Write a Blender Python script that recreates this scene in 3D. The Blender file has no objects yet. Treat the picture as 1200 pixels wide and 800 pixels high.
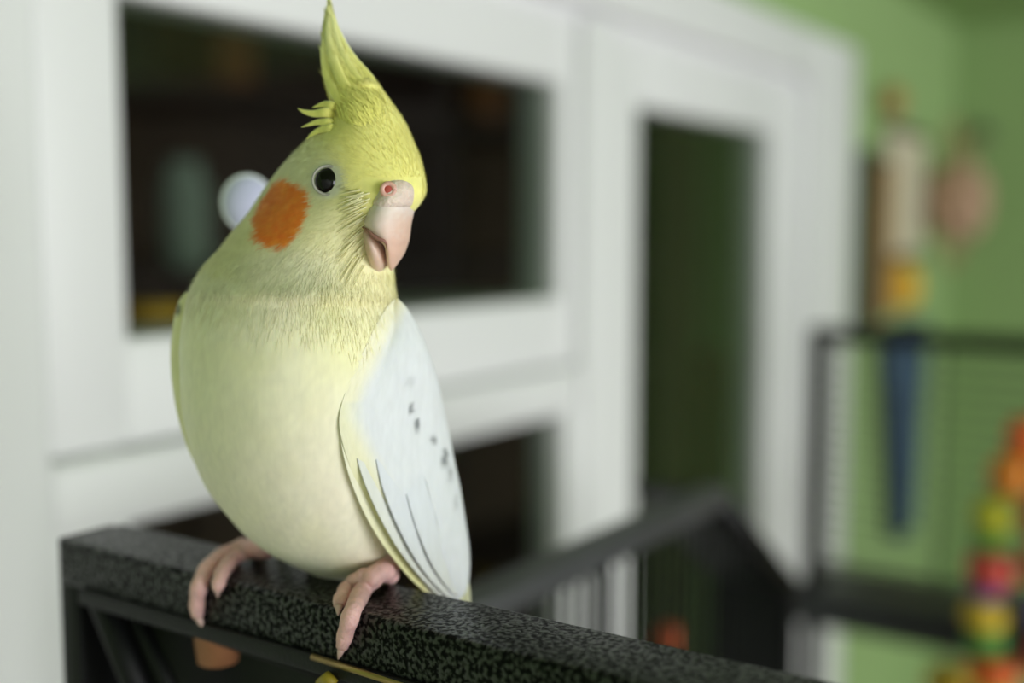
import bpy, bmesh, math, random
import numpy as np
from mathutils import Vector, Matrix, noise as mnoise

random.seed(7)
rng = np.random.default_rng(7)
scene = bpy.context.scene
COL = scene.collection

# ------------------------------------------------------------------ camera
CAMZ = 1.9
FPX = 40.0 / 36.0 * 1200.0
PITCH = math.atan(130.0 / FPX)
AZ = math.radians(33.9)                    # optical axis against the window wall's run (+x)
fh = Vector((math.cos(AZ), math.sin(AZ), 0.0))
rt = Vector((math.sin(AZ), -math.cos(AZ), 0.0))
fw = fh * math.cos(PITCH) + Vector((0, 0, -math.sin(PITCH)))
up = rt.cross(fw)
CAM = Vector((0, 0, CAMZ))
cam_d = bpy.data.cameras.new('camera')
cam_d.lens = 40.0
cam_d.sensor_width = 36.0
cam_d.clip_start = 0.01
cam_d.dof.use_dof = True
cam_d.dof.focus_distance = 0.304
cam_d.dof.aperture_fstop = 3.3
cam = bpy.data.objects.new('camera', cam_d)
COL.objects.link(cam)
cam.matrix_world = Matrix((
    (rt.x, up.x, -fw.x, CAM.x), (rt.y, up.y, -fw.y, CAM.y),
    (rt.z, up.z, -fw.z, CAM.z), (0, 0, 0, 1)))
scene.camera = cam

# ------------------------------------------------------------------ world, lights, exposure
w = bpy.data.worlds.new('world')
scene.world = w
w.use_nodes = True
w.node_tree.nodes['Background'].inputs[0].default_value = (0.9, 0.95, 1.0, 1)
w.node_tree.nodes['Background'].inputs[1].default_value = 0.25

def area(name, loc, target, sx, sy, power, color):
    d = bpy.data.lights.new(name, 'AREA')
    d.shape = 'RECTANGLE'; d.size = sx; d.size_y = sy; d.energy = power; d.color = color
    o = bpy.data.objects.new(name, d); COL.objects.link(o)
    o.location = loc
    o.rotation_euler = (Vector(target) - Vector(loc)).to_track_quat('-Z', 'Y').to_euler()
    return o
area('daylight_window_right_offscreen', (0.45, -2.46, 1.65), (0.45, 0.5, 1.65), 1.9, 1.1, 42.0, (0.97, 0.975, 1.0))
vs = scene.view_settings
vs.view_transform = 'Standard'; vs.look = 'None'; vs.gamma = 1.0
vs.use_curve_mapping = False
vs.exposure = 0.78

# ------------------------------------------------------------------ pixel frame -> place helpers
def ray(px, py):
    d = rt * ((px - 600) / FPX) + up * ((400 - py) / FPX) + fw
    return d / d.dot(fh)                   # horizontal depth 1
def at(px, py, F):
    return CAM + ray(px, py) * F
def at_y(px, py, Y):
    d = ray(px, py); return CAM + d * (Y / d.y)
def at_x(px, py, X):
    d = ray(px, py); return CAM + d * (X / d.x)
F0 = 0.33
KD = F0 / 1339.0
def P(px, py, d):
    return at(px, py, F0 - d * KD)

# ------------------------------------------------------------------ materials
MATS = {}
def nt(name):
    m = bpy.data.materials.new(name); m.use_nodes = True
    t = m.node_tree
    return m, t, t.nodes['Principled BSDF']
def mat(name, col, rough=0.5, var=0.06, scale=8.0, metal=0.0, spec=0.5, bump=0.0, bscale=60.0, stretch=None, sss=0.0, coat=0.0):
    if name in MATS: return MATS[name]
    m, t, b = nt(name)
    tc = t.nodes.new('ShaderNodeTexCoord')
    vec = tc.outputs['Object']
    if stretch:
        mp = t.nodes.new('ShaderNodeMapping'); mp.inputs['Scale'].default_value = stretch
        t.links.new(vec, mp.inputs['Vector']); vec = mp.outputs['Vector']
    n = t.nodes.new('ShaderNodeTexNoise'); n.inputs['Scale'].default_value = scale; n.inputs['Detail'].default_value = 4
    t.links.new(vec, n.inputs['Vector'])
    r = t.nodes.new('ShaderNodeValToRGB')
    r.color_ramp.elements[0].position = 0.3; r.color_ramp.elements[1].position = 0.7
    r.color_ramp.elements[0].color = tuple(max(0, c * (1 - var)) for c in col) + (1,)
    r.color_ramp.elements[1].color = tuple(min(1, c * (1 + var)) for c in col) + (1,)
    t.links.new(n.outputs['Fac'], r.inputs['Fac'])
    t.links.new(r.outputs['Color'], b.inputs['Base Color'])
    b.inputs['Roughness'].default_value = rough
    b.inputs['Metallic'].default_value = metal
    b.inputs['Specular IOR Level'].default_value = spec
    if sss:
        b.inputs['Subsurface Weight'].default_value = sss
        b.inputs['Subsurface Radius'].default_value = (0.004, 0.002, 0.001)
        b.inputs['Subsurface Scale'].default_value = 1.0
    if coat: b.inputs['Coat Weight'].default_value = coat
    if bump:
        n2 = t.nodes.new('ShaderNodeTexNoise'); n2.inputs['Scale'].default_value = bscale; n2.inputs['Detail'].default_value = 3
        t.links.new(vec, n2.inputs['Vector'])
        bp = t.nodes.new('ShaderNodeBump'); bp.inputs['Strength'].default_value = bump; bp.inputs['Distance'].default_value = 0.001
        t.links.new(n2.outputs['Fac'], bp.inputs['Height']); t.links.new(bp.outputs['Normal'], b.inputs['Normal'])
    MATS[name] = m
    return m

def hammered():
    m, t, b = nt('hammered_black_paint')
    tc = t.nodes.new('ShaderNodeTexCoord')
    n = t.nodes.new('ShaderNodeTexNoise'); n.inputs['Scale'].default_value = 700; n.inputs['Detail'].default_value = 1.5
    n.inputs['Roughness'].default_value = 0.45
    t.links.new(tc.outputs['Object'], n.inputs['Vector'])
    r = t.nodes.new('ShaderNodeValToRGB')
    r.color_ramp.elements[0].position = 0.48; r.color_ramp.elements[0].color = (0.004, 0.0045, 0.0045, 1)
    r.color_ramp.elements[1].position = 0.62; r.color_ramp.elements[1].color = (0.035, 0.038, 0.036, 1)
    t.links.new(n.outputs['Fac'], r.inputs['Fac']); t.links.new(r.outputs['Color'], b.inputs['Base Color'])
    bp = t.nodes.new('ShaderNodeBump'); bp.inputs['Strength'].default_value = 0.7; bp.inputs['Distance'].default_value = 0.0006
    t.links.new(n.outputs['Fac'], bp.inputs['Height']); t.links.new(bp.outputs['Normal'], b.inputs['Normal'])
    b.inputs['Roughness'].default_value = 0.32
    sp = t.nodes.new('ShaderNodeMapRange'); sp.inputs['From Min'].default_value = 0.44; sp.inputs['From Max'].default_value = 0.60
    sp.inputs['To Min'].default_value = 0.03; sp.inputs['To Max'].default_value = 0.4
    t.links.new(n.outputs['Fac'], sp.inputs['Value']); t.links.new(sp.outputs['Result'], b.inputs['Specular IOR Level'])
    return m
HAM = hammered()

def vcol_mat(name, rough=0.8, sheen=0.3, sss=0.12, stretch=(1, 1, 1), bump=0.25, bscale=500):
    m, t, b = nt(name)
    a = t.nodes.new('ShaderNodeAttribute'); a.attribute_name = 'Col'
    tc = t.nodes.new('ShaderNodeTexCoord')
    mp = t.nodes.new('ShaderNodeMapping'); mp.inputs['Scale'].default_value = stretch
    t.links.new(tc.outputs['Object'], mp.inputs['Vector'])
    n = t.nodes.new('ShaderNodeTexNoise'); n.inputs['Scale'].default_value = bscale; n.inputs['Detail'].default_value = 3
    t.links.new(mp.outputs['Vector'], n.inputs['Vector'])
    mr = t.nodes.new('ShaderNodeMapRange'); mr.inputs['To Min'].default_value = 0.9; mr.inputs['To Max'].default_value = 1.06
    t.links.new(n.outputs['Fac'], mr.inputs['Value'])
    mx = t.nodes.new('ShaderNodeVectorMath'); mx.operation = 'SCALE'
    t.links.new(a.outputs['Color'], mx.inputs[0]); t.links.new(mr.outputs['Result'], mx.inputs['Scale'])
    t.links.new(mx.outputs['Vector'], b.inputs['Base Color'])
    b.inputs['Roughness'].default_value = rough
    b.inputs['Specular IOR Level'].default_value = 0.2
    b.inputs['Sheen Weight'].default_value = sheen
    b.inputs['Subsurface Weight'].default_value = sss
    b.inputs['Subsurface Radius'].default_value = (0.004, 0.003, 0.0015)
    b.inputs['Subsurface Scale'].default_value = 1.0
    if bump:
        bp = t.nodes.new('ShaderNodeBump'); bp.inputs['Strength'].default_value = bump; bp.inputs['Distance'].default_value = 0.0006
        t.links.new(n.outputs['Fac'], bp.inputs['Height']); t.links.new(bp.outputs['Normal'], b.inputs['Normal'])
    return m
PLUM = vcol_mat('plumage', stretch=(1, 1, 0.3), bump=0.07)
BARB = vcol_mat('plumage_barbs', rough=0.75, sheen=0.2, sss=0.0, bump=0.0)
WINGM = vcol_mat('wing_plumage', stretch=(1, 1, 0.25), bump=0.2, rough=0.65)

def glass():
    m, t, b = nt('window_glass')
    t.nodes.remove(b)
    tr = t.nodes.new('ShaderNodeBsdfTransparent'); tr.inputs[0].default_value = (0.8, 0.84, 0.8, 1)
    gl = t.nodes.new('ShaderNodeBsdfGlossy'); gl.inputs['Roughness'].default_value = 0.02
    fr = t.nodes.new('ShaderNodeFresnel'); fr.inputs['IOR'].default_value = 1.5
    ge = t.nodes.new('ShaderNodeNewGeometry')
    im = t.nodes.new('ShaderNodeMapRange'); im.inputs['To Min'].default_value = 1.5; im.inputs['To Max'].default_value = 1 / 1.5
    t.links.new(ge.outputs['Backfacing'], im.inputs['Value']); t.links.new(im.outputs['Result'], fr.inputs['IOR'])
    nz = t.nodes.new('ShaderNodeTexNoise'); nz.inputs['Scale'].default_value = 5
    bp = t.nodes.new('ShaderNodeBump'); bp.inputs['Strength'].default_value = 0.02
    t.links.new(nz.outputs['Fac'], bp.inputs['Height']); t.links.new(bp.outputs['Normal'], gl.inputs['Normal'])
    mx = t.nodes.new('ShaderNodeMixShader')
    t.links.new(fr.outputs[0], mx.inputs[0]); t.links.new(tr.outputs[0], mx.inputs[1]); t.links.new(gl.outputs[0], mx.inputs[2])
    t.links.new(mx.outputs[0], t.nodes['Material Output'].inputs['Surface'])
    return m
GLASS = glass()
WHITE = mat('white_gloss_paint', (0.78, 0.78, 0.79), 0.45, 0.02, 3, bump=0.05, bscale=200)
GREEN = mat('green_wall_paint', (0.30, 0.44, 0.18), 0.75, 0.04, 4, bump=0.08, bscale=250)
FLOORM = mat('oak_floor', (0.22, 0.13, 0.07), 0.5, 0.25, 3, stretch=(1, 8, 1))
PANEL = mat('brown_wood_panelling', (0.14, 0.085, 0.05), 0.7, 0.25, 3, stretch=(6, 1, 1))
DWOOD = mat('dark_brown_wood', (0.055, 0.028, 0.014), 0.6, 0.35, 6, stretch=(1, 1, 8))
BLACKM = mat('black_powder_coat', (0.007, 0.0075, 0.008), 0.45, 0.2, 40, spec=0.2, bump=0.2, bscale=900)
DGREYM = mat('dark_grey_metal', (0.035, 0.037, 0.04), 0.4, 0.15, 30)
BRASS = mat('brass_wire', (0.38, 0.27, 0.10), 0.35, 0.15, 80, metal=0.8)

# ------------------------------------------------------------------ mesh helpers
BASE = {}
def props(o, label=None, cat=None, group=None, kind=None):
    if label: o['label'] = label
    if cat: o['category'] = cat
    if group: o['group'] = group
    if kind: o['kind'] = kind
    return o
def empty(name, loc, label=None, cat=None, group=None, kind=None):
    o = bpy.data.objects.new(name, None); COL.objects.link(o)
    o.location = loc; o.empty_display_size = 0.02
    BASE[o.name] = Vector(loc)
    return props(o, label, cat, group, kind)
def link(name, me, m, parent=None, smooth=False):
    """vertices are given in world space; the object's origin is its thing's base"""
    o = bpy.data.objects.new(name, me); COL.objects.link(o)
    if m: me.materials.append(m)
    b = Vector((0, 0, 0))
    if parent is not None:
        b = BASE[parent.name]; o.parent = parent
    else:
        c = sum((v.co for v in me.vertices), Vector()) / max(1, len(me.vertices))
        zmin = min(v.co.z for v in me.vertices)
        b = Vector((c.x, c.y, zmin)); o.location = b
    BASE[o.name] = b
    me.transform(Matrix.Translation(-b))
    if smooth:
        me.polygons.foreach_set('use_smooth', [True] * len(me.polygons))
    return o
def pyd(name, v, f, m, parent=None, smooth=False):
    me = bpy.data.meshes.new(name); me.from_pydata([tuple(q) for q in v], [], f); me.update()
    return link(name, me, m, parent, smooth)
def bm_box(bm, x0, x1, y0, y1, z0, z1):
    vs_ = [bm.verts.new((x, y, z)) for x in (x0, x1) for y in (y0, y1) for z in (z0, z1)]
    for q in ((0, 1, 3, 2), (4, 6, 7, 5), (0, 4, 5, 1), (2, 3, 7, 6), (0, 2, 6, 4), (1, 5, 7, 3)):
        bm.faces.new([vs_[i] for i in q])
def boxes(name, lst, m, parent=None, bevel=0.0, seg=2):
    bm = bmesh.new()
    for b in lst: bm_box(bm, *b)
    if bevel:
        bmesh.ops.bevel(bm, geom=bm.edges[:], offset=bevel, segments=seg, profile=0.5, affect='EDGES')
    bmesh.ops.recalc_face_normals(bm, faces=bm.faces[:])
    me = bpy.data.meshes.new(name); bm.to_mesh(me); bm.free()
    return link(name, me, m, parent, bool(bevel) and seg > 2)
def frame_axes(d):
    d = d.normalized()
    a = Vector((0, 0, 1)) if abs(d.z) < 0.9 else Vector((1, 0, 0))
    u = d.cross(a).normalized(); return u, d.cross(u).normalized()
def tube_data(pts, radii, seg=10, flat=1.0, nrm=None):
    V, Fc = [], []
    n = len(pts)
    u = None
    for i in range(n):
        d = (pts[min(i + 1, n - 1)] - pts[max(i - 1, 0)])
        d.normalize()
        if u is None:
            if nrm is not None: u = d.cross(nrm).normalized()
            else: u, _ = frame_axes(d)
        else:
            u = (u - d * u.dot(d)).normalized()
        v = d.cross(u)
        for k in range(seg):
            t = 2 * math.pi * k / seg
            V.append(pts[i] + u * (radii[i] * math.cos(t)) + v * (radii[i] * flat * math.sin(t)))
    for i in range(n - 1):
        for k in range(seg):
            a = i * seg + k; b = i * seg + (k + 1) % seg
            Fc.append((a, b, b + seg, a + seg))
    c0 = len(V); V.append(pts[0]); V.append(pts[-1])
    for k in range(seg):
        Fc.append((c0, (k + 1) % seg, k))
        Fc.append((c0 + 1, (n - 1) * seg + k, (n - 1) * seg + (k + 1) % seg))
    return V, Fc
def tube(name, pts, radii, m, parent=None, seg=10, flat=1.0, nrm=None):
    if not hasattr(radii, '__len__'): radii = [radii] * len(pts)
    V, Fc = tube_data(pts, radii, seg, flat, nrm)
    return pyd(name, V, Fc, m, parent, True)
def spline(pts, n):
    """Catmull-Rom through tuples/vectors -> n samples"""
    A = np.array([tuple(p) for p in pts], float)
    A = np.vstack([2 * A[0] - A[1], A, 2 * A[-1] - A[-2]])
    out = []
    k = len(A) - 3
    for s in np.linspace(0, k - 1e-9, n):
        i = int(s); t = s - i
        p0, p1, p2, p3 = A[i:i + 4]
        out.append(0.5 * (2 * p1 + (p2 - p0) * t + (2 * p0 - 5 * p1 + 4 * p2 - p3) * t * t + (3 * p1 - p0 - 3 * p2 + p3) * t ** 3))
    return np.array(out)
def lathe(name, prof, c, m, parent=None, seg=24, axis='z'):
    V, Fc = [], []
    for (r, z) in prof:
        for k in range(seg):
            t = 2 * math.pi * k / seg
            q = (r * math.cos(t), r * math.sin(t), z)
            if axis == 'x': q = (q[2], q[0], q[1])
            if axis == 'y': q = (q[0], q[2], q[1])
            V.append(Vector(c) + Vector(q))
    for i in range(len(prof) - 1):
        for k in range(seg):
            a = i * seg + k; b = i * seg + (k + 1) % seg
            Fc.append((a, b, b + seg, a + seg))
    Fc.append(tuple(range(seg))[::-1]); Fc.append(tuple((len(prof) - 1) * seg + k for k in range(seg)))
    return pyd(name, V, Fc, m, parent, True)

# ================================================================== THE ROOM
Z = lambda h: CAMZ + h                      # heights are measured from the lens
YW = 0.518                                  # face of the window joinery
XR = 2.3                                    # far green wall
ZC = Z(0.385)
st = dict(kind='structure')
props(boxes('floor', [(-1.3, XR + 0.1, -2.6, 0.6, -0.05, 0.0)], FLOORM), **st)
props(boxes('ceiling', [(-1.3, XR + 0.1, -2.6, 0.62, ZC, ZC + 0.05)], GREEN), **st)
props(boxes('wall_right', [(XR, XR + 0.1, -2.6, 0.62, 0, ZC)], GREEN), **st)
props(boxes('wall_front', [(-1.3, XR, -2.6, -2.5, 0, ZC)], WHITE), **st)
props(boxes('wall_left', [(-1.3, -1.2, -2.5, 0.62, 0, ZC)], WHITE), **st)
# window wall: around the openings
props(boxes('wall_back', [
    (-1.2, 0.30, 0.53, 0.62, 0, ZC), (1.56, XR, 0.53, 0.62, 0, ZC),
    (0.30, 1.56, 0.53, 0.62, Z(0.215), ZC), (0.30, 0.90, 0.53, 0.62, 0, Z(-0.62))], GREEN), **st)
# casing, mullion, transom
def trim(n, b, bev=0.006, m=WHITE):
    props(boxes('trim_%d' % n, [b], m, None, min(bev, 0.004), 3), **st)
trim(1, (0.05, 0.345, YW - 0.004, 0.56, 0.0, Z(0.255)), 0.005)
trim(2, (0.345, 1.45, YW - 0.012, 0.56, Z(0.196), Z(0.255)), 0.008)
trim(3, (1.455, 1.625, YW - 0.012, 0.56, 0.0, Z(0.255)), 0.010)
trim(4, (0.345, 0.88, YW - 0.002, 0.56, Z(-0.158), Z(-0.121)), 0.006)
trim(5, (0.882, 0.935, YW - 0.006, 0.56, 0.0, Z(0.188)), 0.008)
trim(6, (0.345, 1.45, YW + 0.010, 0.56, Z(0.185), Z(0.2)), 0.0, WHITE)
trim(7, (0.30, 0.395, YW, 0.56, Z(-0.66), Z(-0.12)), 0.005)
trim(8, (0.345, 0.88, YW - 0.02, 0.56, Z(-0.66), Z(-0.60)), 0.005)
trim(9, (1.43, 1.46, YW + 0.006, 0.56, 0.0, Z(0.19)), 0.0, WHITE)
trim(10, (0.858, 0.884, YW + 0.0, 0.56, Z(-0.66), Z(-0.155)), 0.006)
# upper sash
def sash(name, x0, x1, z0, z1, wl, wr, wb, wt, yf, bev=0.004):
    e = empty(name, ((x0 + x1) / 2, 0.545, z0), kind='structure')
    boxes('stile', [(x0, x0 + wl, yf, 0.57, z0, z1)], WHITE, e, bev, 3)
    boxes('stile', [(x1 - wr, x1, yf, 0.57, z0, z1)], WHITE, e, bev, 3)
    boxes('rail', [(x0 + wl - 0.004, x1 - wr + 0.004, yf + 0.0004, 0.57, z0, z0 + wb)], WHITE, e, bev, 3)
    boxes('rail', [(x0 + wl - 0.004, x1 - wr + 0.004, yf + 0.0004, 0.57, z1 - wt, z1)], WHITE, e, bev, 3)
    boxes('pane', [(x0 + wl - 0.003, x1 - wr + 0.003, YW + 0.016, YW + 0.019, z0 + wb - 0.003, z1 - wt + 0.003)], GLASS, e)
    return e
sash('window_1', 0.347, 0.880, Z(-0.119), Z(0.187), 0.053, 0.026, 0.060, 0.060, YW + 0.004)
e = empty('window_2', (0.61, 0.545, Z(-0.60)), kind='structure')
boxes('pane', [(0.392, 0.862, YW + 0.016, YW + 0.019, Z(-0.605), Z(-0.155))], GLASS, e)
boxes('glazing_bead', [(0.392, 0.862, YW + 0.006, YW + 0.0165, Z(-0.164), Z(-0.157))], WHITE, e, 0.003)
sash('door_1', 0.937, 1.434, 0.01, Z(0.186), 0.060, 0.085, 0.9, 0.066, YW + 0.004)

# ------------------------------------------------------------------ the dark room beyond the glass
props(boxes('floor_beyond', [(-0.6, 4.6, 0.62, 2.2, -0.05, 0)], DWOOD), **st)
props(boxes('ceiling_beyond', [(-0.6, 4.6, 0.62, 2.2, 2.5, 2.55)], PANEL), **st)
props(boxes('wall_beyond_back', [(-0.6, 4.6, 2.1, 2.2, 0, 2.5)], PANEL), **st)
props(boxes('wall_beyond_left', [(-0.7, -0.6, 0.6, 2.2, 0, 2.5)], PANEL), **st)
props(boxes('wall_beyond_right', [(4.6, 4.7, 0.6, 2.2, 0, 2.5)], GREEN), **st)

# ================================================================== NEAR CAGE (the bird's rail)
RZ = Z(-0.104); RX0, RX1 = 0.227, 0.2535; RB = RZ - 0.0155; RY1 = 0.338
ca = empty('black_bird_cage', (0.24, 0.0, 0.0),
           'black hammered-metal bird cage with wide flat top rail under the cockatiel', 'cage')
def rail_bar(name, x0, x1, y0, y1, z0, z1, bev, m=HAM):
    return boxes(name, [(x0, x1, y0, y1, z0, z1)], m, ca, bev, 3)
rail_bar('top_rail', RX0, RX1, -0.55, RY1, RB, RZ, 0.0016)
rail_bar('rail_lip', RX0 - 0.0015, RX0 + 0.006, -0.55, RY1 - 0.012, RB - 0.0045, RB + 0.001, 0.001, BLACKM)
rail_bar('corner_post', RX0 + 0.004, RX1, RY1 - 0.004, RY1 + 0.0065, 0.0, RZ - 0.0012, 0.0015, BLACKM)
rail_bar('corner_post', RX0, RX1, -0.55, -0.53, 0.0, RB + 0.001, 0.0015, BLACKM)
# sloping edge bars of the panel under the rail
def px_bar(name, a, b, X, r, m):
    return tube(name, [at_x(a[0], a[1], X), at_x(b[0], b[1], X)], r, m, ca, 8)
px_bar('sloping_edge_bar', (100, 655), (185, 860), RX0 + 0.006, 0.0048, BLACKM)
px_bar('sloping_edge_bar', (150, 700), (225, 860), RX0 + 0.010, 0.0028, BLACKM)
px_bar('inner_frame_bar', (150, 712), (420, 800), RX0 + 0.010, 0.0024, BLACKM)
boxes('back_sheet', [(RX1 - 0.003, RX1, -0.53, RY1 - 0.002, Z(-0.62), RB + 0.0005)], BLACKM, ca)
tube('brass_wire', [at_x(366, 769, RX0 - 0.001), at_x(490, 808, RX0 - 0.001)], 0.0010, BRASS, ca, 8)
# cage body, low behind the rail
for (x, y) in ((0.375, RY1 - 0.002), (0.375, -0.53)):
    rail_bar('corner_post', x - 0.012, x, y - 0.012, y + 0.0, 0.0, Z(-0.6), 0.0015, BLACKM)
rail_bar('bottom_tray', RX0, 0.375, -0.55, RY1, 0.10, 0.16, 0.003, BLACKM)
rail_bar('body_top_rail', RX1 - 0.004, 0.375, RY1 - 0.014, RY1 - 0.002, Z(-0.615), Z(-0.6), 0.001, BLACKM)
rail_bar('body_top_rail', 0.363, 0.375, -0.54, RY1 - 0.002, Z(-0.615), Z(-0.6), 0.001, BLACKM)

# a terracotta food cup behind the panel gap and a yellow clip under the rail
cup_c = at_x(255, 742, RX0 + 0.014)
lathe('food_cup', [(0.004, -0.010), (0.0065, -0.009), (0.008, 0.004), (0.0085, 0.006), (0.007, 0.006), (0.006, -0.004)], cup_c,
      mat('terracotta_plastic', (0.35, 0.15, 0.07), 0.6, 0.2, 60), ca, 20)
tube('cage_clip', [at_x(374, 800, RX0 - 0.002), at_x(384, 793, RX0 - 0.003), at_x(393, 801, RX0 - 0.002)], [0.0012, 0.0016, 0.0012],
     mat('yellow_clip_plastic', (0.35, 0.26, 0.02), 0.5, 0.1, 60), ca)

# ================================================================== COCKATIEL
class Loft:
    """horizontal elliptical sections: rows (y, xl, xr, centre_d, b, theta_deg) in bird pixels (0.25 mm)"""
    def __init__(self, rows, n=90):
        A = np.array(rows, float)
        s = np.linspace(0, 1, n)
        # dense spline through the rows, parametrised by row index
        self.R = spline(A, n)
        self.R[:, 0] = np.interp(np.linspace(0, len(A) - 1, n), range(len(A)), A[:, 0]) if False else self.R[:, 0]
    def sec(self, row):
        y, xl, xr, cd, b, th = row
        hw = max(0.4, (xr - xl) / 2); cx = (xl + xr) / 2; th = math.radians(th)
        b = min(b, 0.98 * hw / max(1e-6, abs(math.sin(th)))) if abs(th) > 1e-3 else b
        a = math.sqrt(max(0.16, hw * hw - (b * math.sin(th)) ** 2)) / math.cos(th)
        return y, cx, cd, a, b, th
    def pt(self, row, t):
        y, cx, cd, a, b, th = self.sec(row)
        x = cx + a * math.cos(t) * math.cos(th) - b * math.sin(t) * math.sin(th)
        d = cd + a * math.cos(t) * math.sin(th) + b * math.sin(t) * math.cos(th)
        return x, y, d
    def row_at(self, y):
        Y = self.R[:, 0]
        o = np.argsort(Y)
        return np.array([np.interp(y, Y[o], self.R[o, k]) for k in range(6)])
    def front(self, px, py):
        y, cx, cd, a, b, th = self.sec(self.row_at(py))
        t = np.linspace(0, 2 * np.pi, 721)
        x = cx + a * np.cos(t) * np.cos(th) - b * np.sin(t) * np.sin(th)
        d = cd + a * np.cos(t) * np.sin(th) + b * np.sin(t) * np.cos(th)
        m = np.abs(x - px) < max(1.5, a * 0.02)
        if not m.any():
            return float(d[np.argmin(np.abs(x - px))])
        return float(d[m].max())
    def mesh(self, name, m, parent, seg=64, col=None, wob=0.0, over=None, lift=2.0):
        V, Fc, Q = [], [], []
        n = len(self.R)
        for row in self.R:
            for k in range(seg):
                q = self.pt(row, 2 * math.pi * k / seg)
                if over is not None and math.sin(2 * math.pi * k / seg) > -0.2:
                    rw = over.row_at(q[1])
                    if rw[1] < q[0] < rw[2]:
                        q = (q[0], q[1], max(q[2], over.front(q[0], q[1]) + (lift(q[0], q[1], self.row_at(q[1])[1]) if callable(lift) else lift)))
                p = P(*q)
                if wob:
                    nv = mnoise.noise_vector(p * 90) * wob
                    p = p + nv
                V.append(p); Q.append(q)
        for i in range(n - 1):
            for k in range(seg):
                a = i * seg + k; b = i * seg + (k + 1) % seg
                Fc.append((a, a + seg, b + seg, b))
        for i, ring in ((0, 0), (n - 1, (n - 1) * seg)):
            r = self.R[i]; cxy = ((r[1] + r[2]) / 2, r[0], r[3])
            c = len(V); V.append(P(*cxy)); Q.append(cxy)
            for k in range(seg):
                q = (c, ring + k, ring + (k + 1) % seg)
                Fc.append(q if i == 0 else q[::-1])
        o = pyd(name, V, Fc, m, parent, True)
        if col:
            ca_ = o.data.color_attributes.new('Col', 'FLOAT_COLOR', 'POINT')
            C = np.array([tuple(col(*q)) + (1.0,) for q in Q], np.float32)
            ca_.data.foreach_set('color', C.ravel())
        self.V, self.F, self.Q = V, Fc, Q
        return o

def mix(a, b, t):
    t = max(0.0, min(1.0, t))
    return tuple(x + (y - x) * t for x, y in zip(a, b))
def sstep(a, b, x):
    t = max(0.0, min(1.0, (x - a) / (b - a))); return t * t * (3 - 2 * t)
def nz(px, py, s=0.05):
    return mnoise.noise(Vector((px * s, py * s, 3.1)))
C_YEL = (0.90, 0.845, 0.28); C_FACE = (0.89, 0.84, 0.50); C_CREAM = (0.78, 0.73, 0.50)
C_CHEST = (0.91, 0.865, 0.64); C_PALE = (0.90, 0.835, 0.67); C_GREYY = (0.77, 0.75, 0.58)
C_OR = (0.92, 0.21, 0.015); C_WHITE = (0.74, 0.76, 0.80); C_BUFF = (0.60, 0.40, 0.18)
def cheek(px, py, d):
    if d < 5: return 0.0
    x, y = px - 329, py - 251
    ang = math.radians(-24)
    u = x * math.cos(ang) - y * math.sin(ang); v = x * math.sin(ang) + y * math.cos(ang)
    r = (abs(u / 29) ** 2.6 + abs(v / 42) ** 2.6) ** (1 / 2.6)
    r += 0.13 * nz(px, py, 0.12) + 0.08 * nz(px, py, 0.4)
    return 1 - sstep(0.86, 1.08, r)
def body_col(px, py, d):
    # crown and forehead yellow
    c = C_CREAM
    face = C_FACE
    fy = sstep(-25, 45, (px - 375) * 0.75 + (205 - py) * 0.55)          # up and forward
    head = mix(face, C_YEL, fy)
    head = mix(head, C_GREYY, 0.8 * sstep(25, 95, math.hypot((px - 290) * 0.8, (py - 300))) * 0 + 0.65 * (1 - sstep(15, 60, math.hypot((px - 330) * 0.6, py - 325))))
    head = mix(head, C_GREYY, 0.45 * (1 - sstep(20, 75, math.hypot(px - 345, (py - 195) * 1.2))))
    body = mix(C_CHEST, C_PALE, sstep(440, 590, py))
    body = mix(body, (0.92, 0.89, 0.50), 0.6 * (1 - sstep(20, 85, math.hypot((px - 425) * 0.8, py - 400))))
    edge = 352 + 14 * math.sin((px - 300) / 60.0) + 8 * nz(px, py, 0.07) - 0.22 * max(0, 340 - px)
    c = mix(head, body, sstep(edge - 10, edge + 10, py))
    # fine streaks
    c = tuple(x * (1 + 0.07 * nz(px * 2.2, py * 0.7, 0.2)) for x in c)
    if py > 340: c = tuple(x * (1 + 0.035 * nz(px, py, 0.03) + 0.03 * nz(px, py * 0.4, 0.25)) * q for x, q in zip(c, (1, 1 - 0.02 * max(0, nz(px + 90, py, 0.02)), 1 - 0.12 * max(0, nz(px + 40, py, 0.02)))))
    k = cheek(px, py, d)
    if k: c = mix(c, mix(C_OR, (0.94, 0.32, 0.03), 0.5 + 0.9 * nz(px, py, 0.15)), k)
    # pale skin round the eye
    r = math.hypot(px - 384, (py - 211))
    if d > 5: c = mix(c, (0.62, 0.62, 0.52), 0.8 * (1 - sstep(15, 26, r)))
    # thin dark lore line from eye to cere
    if d > 5 and 398 < px < 430:
        yl = 218 + (px - 398) * 0.45
        c = mix(c, (0.25, 0.22, 0.08), 0.55 * (1 - sstep(0.5, 3.5, abs(py - yl))))
    return c

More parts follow.
